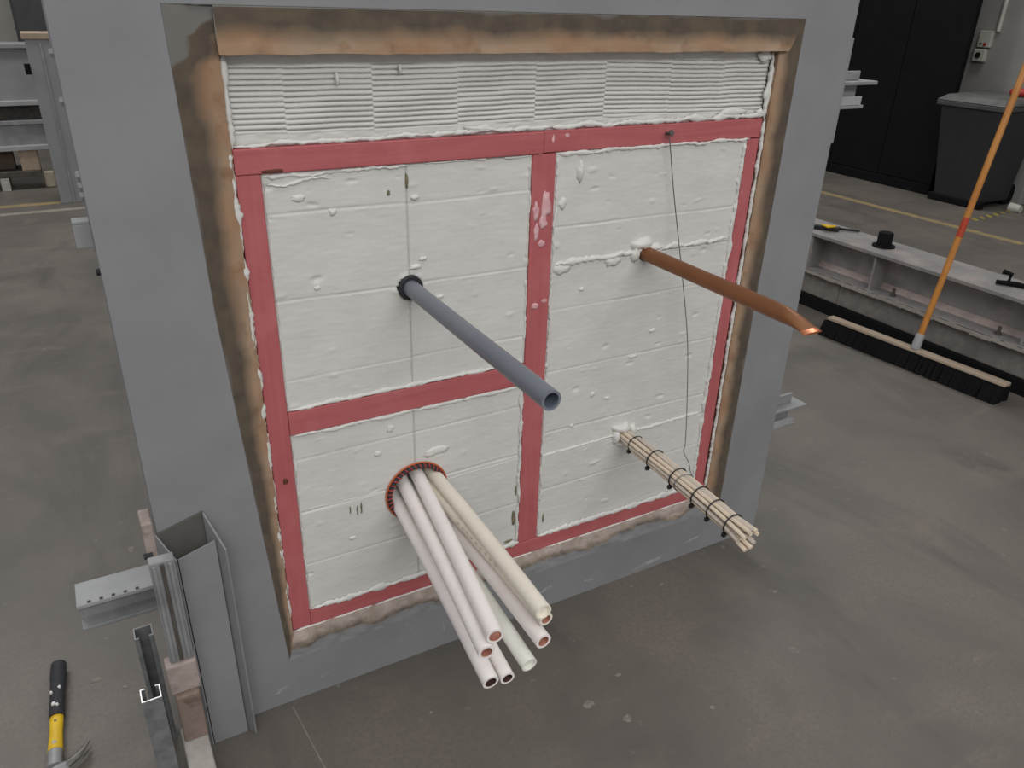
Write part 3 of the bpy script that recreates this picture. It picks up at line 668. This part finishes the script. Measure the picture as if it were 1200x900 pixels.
MB().hexa([(-0.2065, -0.0445, 0.40), (-0.1375, -0.0445, 0.40), (-0.147, -0.019, 0.40), (-0.229, -0.019, 0.40)], [(-0.2065, -0.0445, 0.41), (-0.1375, -0.0445, 0.41), (-0.147, -0.019, 0.41), (-0.229, -0.019, 0.41)]).build('inner_floor', dark_steel, up)  # dark steel puts the shade deep in the upright into colour
def packer(name, box_, m, lab, cat, bev=0.003):
    x0, x1, y0, y1, z0, z1 = box_
    t = MB().box(x0, x1, y0, y1, z0, z1); r = bpy.data.objects.new('tmp', None)
    o = t.build(name, m, None, bevel=bev); tag(o, lab, cat); return o
packer('concrete_packer', (-0.266, -0.217, -0.215, -0.064, 0.0, 0.10), conc_light, 'pale concrete block on the floor left of the grey upright', 'block', 0.005)
packer('rusty_packer', (-0.262, -0.216, -0.110, -0.066, 0.1003, 0.225), rust_block, 'rust-stained pinkish block standing on the pale concrete block', 'block', 0.004)
packer('pink_packer', (-0.268, -0.211, -0.100, -0.066, 0.2253, 0.300), pinkplate, 'pinkish primed steel block under the dark ribbed bar', 'block', 0.004)
rb = thing('ribbed_bar', (-0.235, -0.085, 0.3003), 'dark grey ribbed steel bar standing on the pinkish block beside the upright', 'steel bar')
MB().box(-0.257, -0.213, -0.092, -0.068, 0.3003, 0.545).build('bar_body', bare_steel, rb, bevel=0.002)
for k in range(3): MB().box(-0.253 + k * 0.014, -0.246 + k * 0.014, -0.096, -0.0922, 0.305, 0.54).build('rib', dark_steel if k == 1 else bare_steel, rb, bevel=0.0015)
pp = MB().box(-0.256, -0.2365, -0.02, 0.035, 0.475, 0.585).build('pink_pad', pinkplate, frame, bevel=0.002, label='pinkish primed pad plate on the left edge')
MB().tube([(-0.246, -0.021, 0.515), (-0.262, -0.021, 0.515)], 0.006, 8).build('stud_bolt', black_rub, frame)

def cstud(loc, face, h, lab):
    t = thing('steel_stud', loc, lab, 'steel channel', 'galvanised channels standing left of the frame')
    x, y, _ = loc; hw = 0.0175; dp = 0.034; th = 0.0022; lip = 0.008; s = face      # open towards face (-1: viewer)
    prof = [(-hw, -s * dp / 2), (hw, -s * dp / 2), (hw, s * dp / 2), (hw - lip, s * dp / 2), (hw - lip, s * (dp / 2 - th)), (hw - th, s * (dp / 2 - th)), (hw - th, -s * (dp / 2 - th)), (-hw + th, -s * (dp / 2 - th)), (-hw + th, s * (dp / 2 - th)), (-hw + lip, s * (dp / 2 - th)), (-hw + lip, s * dp / 2), (-hw, s * dp / 2)]
    MB().prism([(x + u, y + v) for u, v in prof], 'z', 0.0, h).build('channel_body', galv, t)
    MB().prism([(x + u, y + v) for u, v in prof], 'z', h, h + 0.0012).build('cut_end', bright_edge, t, label='bright cut end')
cstud((-0.294, 0.020, 0), -1, 0.305, 'galvanised steel channel open towards the viewer, farther of the pair')
cstud((-0.300, -0.148, 0), 1, 0.298, 'galvanised steel channel with its closed back to the viewer, nearer of the pair')

ham = thing('claw_hammer', (-0.505, 0.19, 0), 'claw hammer with yellow and black handle lying on the floor', 'hammer')
hp = lambda y: -0.508 + (y - 0.10) * 0.055
MB().tube([(hp(.338), .338, .018), (hp(.334), .334, .019), (hp(.30), .30, .0185), (hp(.25), .25, .0175), (hp(.20), .20, .017), (hp(.168), .168, .0165)], [0.011, 0.0165, 0.0175, 0.016, 0.0155, 0.0165], 16, squash=[(1, .95)] * 6).build('grip', black_rub, ham, smooth=True, label='black rubber grip with white paint marks')
MB().tube([(hp(.17), .17, .0165), (hp(.12), .12, .0165), (hp(.072), .072, .0175)], [0.0142, 0.0132, 0.0152], 16, squash=[(1, .8)] * 3).build('handle_shaft', yellow, ham, smooth=True, label='yellow handle shaft')
MB().tube([(hp(.073), .073, .0175), (hp(.05), .05, .018), (hp(.03), .03, .018)], [0.0148, 0.014, 0.016], 12, squash=[(1, .75)] * 3).build('neck', bare_steel, ham, smooth=True)
hd = MB()
hd.tube([(-0.545, .012, .018), (-0.533, .012, .018), (-0.53, .012, .018), (-0.522, .013, .018), (-0.505, .015, .018), (-0.488, .022, .018)], [0.014, 0.014, 0.0105, 0.0105, 0.0145, 0.011], 14)
hd.build('hammer_head', bare_steel, ham, smooth=True)
for s in (-1, 1):
    MB().tube([(-0.496, .018, .018 + s * .005), (-0.476, .026, .019 + s * .006), (-0.457, .041, .019 + s * .007), (-0.444, .060, .018 + s * .0085)], [0.0095, 0.0082, 0.0062, 0.003], 8, squash=[(1, .62)] * 4).build('claw', mat('worn_dark_steel', lin(96, 92, 88), lin(128, 124, 120), rough=0.4, metal=0.4, scale=40), ham, smooth=True)
for y, dx, r in ((.245, .006, .004), (.235, -.010, .0035), (.198, -.004, .0055), (.192, .003, .004)):
    MB().tube([(hp(y) + dx, y, .0300), (hp(y) + dx, y, .0345)], [r, r * .7], 9).build('paint_mark', white_mastic, ham)
for y, r, m in ((.150, .0028, rust_block), (.088, .0048, conc_light)):
    MB().tube([(hp(y), y, .0250), (hp(y), y, .0292)], r, 12).build('sticker', m, ham)

# ------------------------------------------------------------------ right background: beam on blocks, broom, bin
blk_edges = [-1.95, -0.88, 0.165, 1.19, 1.95]
for i, lab in enumerate(('grey concrete block under the steel beam, nearest one beyond the picture edge', 'grey concrete block under the steel beam at the right picture edge', 'long grey concrete block under the steel beam behind the broom', 'grey concrete block under the steel beam beside the grey frame')):
    if i == 0: continue
    y0, y1 = blk_edges[i], blk_edges[i + 1]; mb = MB()
    mb.box(3.195, 3.44, y0 + 0.006, y1 - 0.006, 0.0625, 0.188)
    o = mb.build('concrete_block', conc, None, bevel=0.008); tag(o, lab, 'concrete block', 'blocks under the steel beam')
o = MB().box(3.172, 3.42, -0.88, 1.95, 0.0, 0.062).build('base_shadow_strip', black_m); tag(o, 'black base strip under the row of concrete blocks, its height including painted floor shadow', 'strip')  # black base strip, its height also stands in for the floor shadow
mort = mat('pale_mortar_smear', lin(150, 144, 136), lin(134, 127, 120), rough=0.9, scale=40, bump=0.4)
for i, (y, lab) in enumerate(((0.165, 'thin mortar joint at the right end of the long block'), (1.19, 'thin pale mortar joint between the blocks beside the frame'))):
    o = MB().box(3.203, 3.43, y - 0.0055, y + 0.0055, 0.0625, 0.186).build('mortar_joint', mort); tag(o, lab, 'mortar')
bm_ = thing('steel_beam', (3.32, 0.5, 0.19), 'long dusty steel I-beam with stiffeners lying on concrete blocks', 'steel beam')
MB().box(3.17, 3.43, -0.88, 1.95, 0.190, 0.207).build('bottom_flange', old_steel, bm_, bevel=0.003)
MB().box(3.17, 3.43, -0.88, 1.95, 0.383, 0.402).build('top_flange', old_steel, bm_, bevel=0.003)
MB().box(3.288, 3.306, -0.88, 1.95, 0.207, 0.383).build('web', old_steel, bm_)
MB().prism([(3.288, 0.207), (3.262, 0.207), (3.288, 0.232)], 'y', -0.88, 1.95).build('root_fillet', mat('pinkish_dusty_steel', lin(172, 156, 150), lin(150, 136, 132), rough=0.6, scale=14), bm_)
for y in (1.42, 1.02, 0.24, -0.5):
    MB().box(3.185, 3.288, y - 0.006, y + 0.006, 0.2072, 0.3828).build('stiffener', old_steel, bm_)
for y in (0.90, 0.36):
    MB().tube([(3.215, y, 0.207), (3.215, y, 0.245)], 0.008, 8).tube([(3.215, y, 0.207), (3.215, y, 0.217)], 0.016, 6).build('bolt', dark_steel, bm_)
random.seed(11)
mb = MB()
for i in range(46):   # crumbs of mortar squeezed out along the front of the bottom flange
    y = -0.3 + i * 0.042 + random.uniform(-.01, .01); h = random.uniform(.001, .008); l = random.uniform(.02, .05)
    mb.hexa([(3.160, y - l, .190 - h), (3.1695, y - l, .190 - h), (3.1695, y + l, .190 - h * random.random()), (3.160, y + l, .190 - h * random.random())], [(3.163, y - l, .204), (3.1695, y - l, .204), (3.1695, y + l, .204), (3.163, y + l, .204)])
o = mb.build('mortar_crumbs', mort, bm_); o['kind'] = 'stuff'

bc = thing('flanged_spigot', (3.30, 1.075, 0.402), 'black plastic spigot with a round flange standing on the steel beam', 'pipe fitting')
MB().tube([(3.30, 1.075, 0.402), (3.30, 1.075, 0.410)], 0.055, 24).build('round_flange', black_m, bc, smooth=True)
MB().tube([(3.30, 1.075, 0.410), (3.30, 1.075, 0.470), (3.30, 1.075, 0.476)], [0.036, 0.036, 0.031], 24).build('spigot_body', black_m, bc, smooth=True)
kn = thing('utility_knife', (3.30, 1.415, 0.402), 'yellow and black utility knife lying on the end of the steel beam', 'knife')
MB().hexa([(3.215, 1.480, 0.402), (3.25, 1.465, 0.402), (3.33, 1.375, 0.402), (3.30, 1.360, 0.402)][::-1], [(3.215, 1.480, 0.426), (3.25, 1.465, 0.426), (3.33, 1.375, 0.426), (3.30, 1.360, 0.426)][::-1]).build('knife_body', black_pl, kn, bevel=0.004)
MB().hexa([(3.238, 1.383, 0.4263), (3.252, 1.441, 0.4263), (3.302, 1.380, 0.4263), (3.290, 1.373, 0.4263)][::-1], [(3.238, 1.383, 0.434), (3.252, 1.441, 0.434), (3.302, 1.380, 0.434), (3.290, 1.373, 0.434)][::-1]).build('yellow_inlay', yellow, kn, bevel=0.002)
MB().hexa([(3.325, 1.383, 0.406), (3.335, 1.370, 0.406), (3.405, 1.307, 0.406), (3.395, 1.307, 0.406)], [(3.325, 1.383, 0.420), (3.335, 1.370, 0.420), (3.405, 1.307, 0.416), (3.395, 1.307, 0.416)]).build('blade_slide', black_pl, kn)
cl = thing('black_clamp', (3.30, 0.42, 0.402), 'small black clamp lying on the steel beam at the right picture edge', 'clamp')
MB().tube([(3.26, 0.46, 0.414), (3.31, 0.40, 0.414), (3.33, 0.30, 0.414)], [0.010, 0.012, 0.008], 8).build('clamp_bar', black_m, cl, smooth=True)
MB().tube([(3.30, 0.43, 0.414), (3.31, 0.43, 0.450), (3.29, 0.46, 0.458)], [0.009, 0.010, 0.012], 8).build('clamp_screw', black_m, cl, smooth=True)
MB().tube([(3.34, 0.34, 0.412), (3.40, 0.24, 0.412), (3.38, 0.14, 0.412)], [0.009, 0.011, 0.009], 8).build('clamp_jaw', black_m, cl, smooth=True)

br = thing('push_broom', (3.0, 0.6, 0), 'wide push broom with black bristles and an orange wooden handle by the concrete blocks', 'broom')
hx = lambda y: 3.035 - (y - 0.17) * 0.075     # slight angle along the head
def along(y, dx, z): return (hx(y) + dx, y, z)
MB().hexa([along(.165, -.020, .074), along(.165, .028, .074), along(1.045, .028, .074), along(1.045, -.020, .074)], [along(.165, -.016, .090), along(.165, .026, .090), along(1.045, .026, .090), along(1.045, -.016, .090)]).build('broom_block', pale_wood, br, bevel=0.004)
mb = MB(); random.seed(5)
for i in range(70):
    for k, dx in enumerate((-.034, -.017, 0, .017, .032)):
        y = .165 + .01 + i * (.86 / 69); j = random.uniform(-.004, .004)
        mb.tube([along(y, dx * .9, .0738), along(y + j, dx * 1.05 - .004, .035), along(y + j * 2, dx * 1.25 - .008 + j, .0)], [.0115, .0135, .0135], 5, (False, True))
o = mb.build('bristles', black_m, br, smooth=True, label='black bristles'); o['kind'] = 'stuff'
h0 = Vector((3.005, .585, .089)); h1 = Vector((3.29, .605, 1.50))
hpnt = lambda s: h0.lerp(h1, s)
MB().tube([hpnt(0), hpnt(.045), hpnt(.05)], [.021, .019, .016], 14).build('socket', pale_steel, br, smooth=True, label='pale metal socket')
MB().tube([hpnt(.048), hpnt(.5), hpnt(.99), hpnt(1.0)], [.0135, .0135, .0135, .009], 14).build('handle', orange_wood, br, smooth=True, label='orange varnished wooden handle')
for a_, b__, m in ((.362, .420, mat('orange_red_print', lin(190, 74, 40), lin(172, 58, 34), rough=0.5, scale=60)), (.420, .430, orange_wood)):
    MB().tube([hpnt(a_), hpnt(b__)], .0142, 14).build('handle_band', m, br, smooth=True, label='orange-red printed band' if a_ == .362 else None)

bi = thing('wheelie_bin', (6.5, 2.6, 0), 'black plastic wheeled bin with a hinged lid against the grey wall', 'bin')
B = [(6.30, 2.40), (6.72, 2.40), (6.72, 2.81), (6.30, 2.81)]; T = [(6.22, 2.37), (6.80, 2.37), (6.80, 2.90), (6.22, 2.90)]
MB().hexa([(x, y, 0.04) for x, y in B], [(x, y, 0.78) for x, y in T]).build('bin_body', mat('black_bin_plastic', lin(40, 40, 43), lin(46, 46, 50), rough=0.5, scale=8), bi, bevel=0.02)
MB().box(6.195, 6.81, 2.345, 2.925, 0.775, 0.815).build('bin_rim', mat('grey_bin_plastic', lin(66, 66, 66), lin(76, 76, 76), rough=0.5, scale=8), bi, bevel=0.008)
MB().hexa([(6.19, 2.34, 0.817), (6.83, 2.34, 0.817), (6.83, 2.93, 0.817), (6.19, 2.93, 0.817)], [(6.26, 2.39, 0.862), (6.80, 2.37, 0.872), (6.80, 2.90, 0.872), (6.26, 2.88, 0.862)]).build('bin_lid', mat('worn_bin_lid', lin(78, 80, 78), lin(96, 98, 96), rough=0.55, scale=10), bi, bevel=0.01)
for y in (2.44, 2.82): MB().tube([(6.74, y - 0.02, 0.09), (6.74, y + 0.02, 0.09)], 0.09, 20).build('bin_wheel', black_m, bi, smooth=True)
MB().tube([(6.85, 2.45, 0.84), (6.85, 2.82, 0.84)], 0.014, 10).build('bin_handle', black_pl, bi, smooth=True)
MB().hexa([(6.285, 2.375, .0), (6.36, 2.375, .0), (6.36, 2.85, .0), (6.285, 2.85, .0)], [(6.285, 2.375, .06), (6.36, 2.375, .06), (6.36, 2.85, .06), (6.285, 2.85, .06)]).build('bin_foot', black_m, bi, bevel=0.01)

tr = thing('tape_roll', (6.62, 2.50, 0.872), 'red and yellow roll lying on the bin lid', 'roll')
MB().ring((6.62, 2.50, 0.90), (0, 0, 1), 0.055, 0.028, 24, 8).build('red_roll', red_pl, tr, smooth=True)
MB().ring((6.66, 2.42, 0.93), (0, 0.3, 1), 0.05, 0.022, 24, 8).build('yellow_roll', yellow, tr, smooth=True)
so = thing('wall_socket', (6.88, 3.07, 1.26), 'off-white switch box with red lettered switch on the wall above the bin', 'switch')
MB().box(6.86, 6.90, 3.02, 3.13, 1.20, 1.33).build('switch_box', white_pl, so, bevel=0.005)
MB().tube([(6.86, 3.06, 1.225), (6.852, 3.06, 1.225)], 0.012, 10).build('switch_knob', red_pl, so)
MB().tube([(6.86, 3.10, 1.23), (6.853, 3.10, 1.23)], 0.008, 10).build('switch_button', black_pl, so)
s2 = thing('wall_outlet', (6.88, 3.085, 1.13), 'round-holed off-white power outlet under the switch box', 'outlet')
MB().box(6.85, 6.90, 3.035, 3.135, 1.085, 1.185).build('outlet_box', white_pl, s2, bevel=0.006)
MB().tube([(6.85, 3.09, 1.137), (6.843, 3.09, 1.137)], 0.024, 16).build('outlet_hole', black_pl, s2, smooth=True)
cd = MB().tube([(6.885, 2.99, 1.33), (6.885, 2.985, 3.6)], 0.018, 10).build('conduit_pipe', white_pl, None, smooth=True); tag(cd, 'pale conduit pipe running up the wall from the switch box', 'conduit')
cp2 = thing('paper_cup', (6.55, 2.22, 0), 'small white cup lying on the floor beside the bin', 'cup')
MB().tube([(6.55, 2.18, 0.03), (6.55, 2.27, 0.03)], [0.03, 0.038], 16).build('cup_body', white_pl, cp2, smooth=True)

def floor_line(name, q, m, lab):
    o = MB().hexa([(x, y, 0.0) for x, y in q], [(x, y, 0.001) for x, y in q]).build(name, m); return tag(o, lab, 'floor line')
floor_line('floor_line', [(5.58, 1.60), (5.66, 1.60), (5.60, 4.2), (5.52, 4.2)], yellow_line, 'worn yellow painted line on the floor in front of the bin')
floor_line('floor_line', [(-4.0, 5.26), (-0.10, 5.34), (-0.10, 5.42), (-4.0, 5.34)], yellow_line, 'worn yellow painted line on the floor by the far grey post')
floor_line('floor_line', [(-4.0, 5.02), (-0.10, 5.10), (-0.10, 5.17), (-4.0, 5.09)], pale_line, 'pale worn line on the floor in front of the far yellow line')
hz = mat('hazard_yellow', lin(150, 134, 62), lin(132, 118, 60), rough=0.7, scale=20); hzb = mat('hazard_grey', lin(84, 82, 78), lin(76, 74, 70), rough=0.7, scale=20)
ht = thing('hazard_tape', (6.25, 2.2, 0), 'short yellow and dark striped hazard tape on the floor beside the bin', 'floor tape')
for i in range(12):
    x = 5.93 + i * 0.055; yy = 2.16 + i * 0.006
    MB().hexa([(x, yy, 0), (x + .055, yy + .006, 0), (x + .085, yy + .066, 0), (x + .03, yy + .06, 0)], [(x, yy, .0012), (x + .055, yy + .006, .0012), (x + .085, yy + .066, .0012), (x + .03, yy + .06, .0012)]).build('tape_stripe', hz if i % 2 == 0 else hzb, ht)

# ------------------------------------------------------------------ left background: post and stacked steel
fp = thing('far_post', (-0.25, 5.4, 0), 'grey steel post with a pale wooden cap far behind the frame on the left', 'steel post')
MB().box(-0.335, -0.150, 5.33, 5.345, 0, 1.125).build('post_face', grey_paint, fp, bevel=0.003)
MB().box(-0.335, -0.320, 5.3455, 5.56, 0, 1.125).build('post_side', grey_paint, fp, bevel=0.003)
MB().box(-0.165, -0.150, 5.3455, 5.56, 0, 1.125).build('post_side', grey_paint, fp, bevel=0.003)
MB().box(-0.250, -0.238, 5.322, 5.3295, 0, 1.10).build('post_rib', bare_steel, fp)
MB().box(-0.350, -0.05, 5.32, 5.57, 1.1255, 1.165).build('wooden_cap', pale_wood, fp, bevel=0.004)
MB().box(-0.37, -0.335, 5.322, 5.335, 0.90, 0.97).build('dark_bracket', black_m, fp)
def hbeam(lab, z0, z1, y0, m, lipm):
    t = thing('stacked_beam', (-1.5, y0 + 0.15, z0), lab, 'steel beam')
    MB().box(-3.4, -0.30, y0, y0 + 0.30, z0, z0 + 0.035).build('bottom_flange', lipm, t, bevel=0.003)
    MB().box(-3.4, -0.30, y0 + 0.02, y0 + 0.30, z1 - 0.03, z1).build('top_flange', m, t, bevel=0.003)
    MB().box(-3.4, -0.30, y0 + 0.05, y0 + 0.07, z0 + 0.035, z1 - 0.03).build('web', m, t)
    return t
hbeam('grey steel beam, upper of the two stacked behind the far post', 0.63, 1.06, 5.9, grey_paint, pale_steel)
hbeam('grey steel beam, lower of the two stacked behind the far post', 0.30, 0.52, 5.9, bare_steel, pale_steel)
for x, lab in ((-2.9, 'dark spacer strip filling the gap between the two stacked steel beams with painted shade'),):  # spacer run full length and dark, standing in for shade between the beams
    o = MB().box(x, -0.32, 6.0, 6.18, 0.5205, 0.6295).build('gap_shade_spacer', dark_steel, bevel=0.004); tag(o, lab, 'gap filler')
pa = thing('pallet', (-1.5, 6.05, 0), 'wooden pallet with square blocks under the stacked steel beams', 'pallet')
for x in (-3.2, -2.0, -0.555): MB().box(x, x + 0.125, 5.92, 6.18, 0.145, 0.299).build('pallet_block', pale_wood, pa, bevel=0.004)
MB().box(-3.4, -0.43, 5.90, 6.2, 0.10, 0.1445).build('pallet_board', dark_steel, pa, bevel=0.003)
for x in (-3.2, -2.0, -0.72): MB().box(x, x + 0.06, 5.90, 6.2, 0.0, 0.0995).build('pallet_foot', conc_light, pa, bevel=0.003)
MB().box(-3.2, -0.60, 6.0, 6.18, 0.15, 0.295).build('pallet_infill', mat('brown_board', lin(92, 78, 66), lin(78, 66, 58), rough=0.8, scale=12), pa)
o = MB().box(-0.42, -0.345, 5.93, 6.05, 0.0, 0.13).build('cream_can', mat('cream_can_paint', lin(168, 160, 140), lin(150, 142, 124), rough=0.6, scale=12), None, bevel=0.012); tag(o, 'small cream container on the floor beside the far post', 'container')
ck = thing('dark_locker', (-0.1, 8.2, 0), 'dark grey cabinet against the pale far wall behind the stacked beams', 'cabinet')
MB().box(-0.42, 0.60, 8.05, 8.6, 0.05, 2.2).build('cabinet_body', mat('dark_cabinet_paint', lin(66, 66, 68), lin(56, 56, 60), rough=0.6, scale=4), ck, bevel=0.01)
MB().box(-0.40, 0.09, 8.03, 8.049, 0.1, 2.15).build('cabinet_door', mat('dark_cabinet_paint', lin(66, 66, 68)), ck, bevel=0.004)
MB().box(0.10, 0.58, 8.03, 8.049, 0.1, 2.15).build('cabinet_door', mat('dark_cabinet_paint', lin(66, 66, 68)), ck, bevel=0.004)
MB().box(-0.40, 0.58, 8.08, 8.55, 0.0, 0.05).build('plinth', black_m, ck)
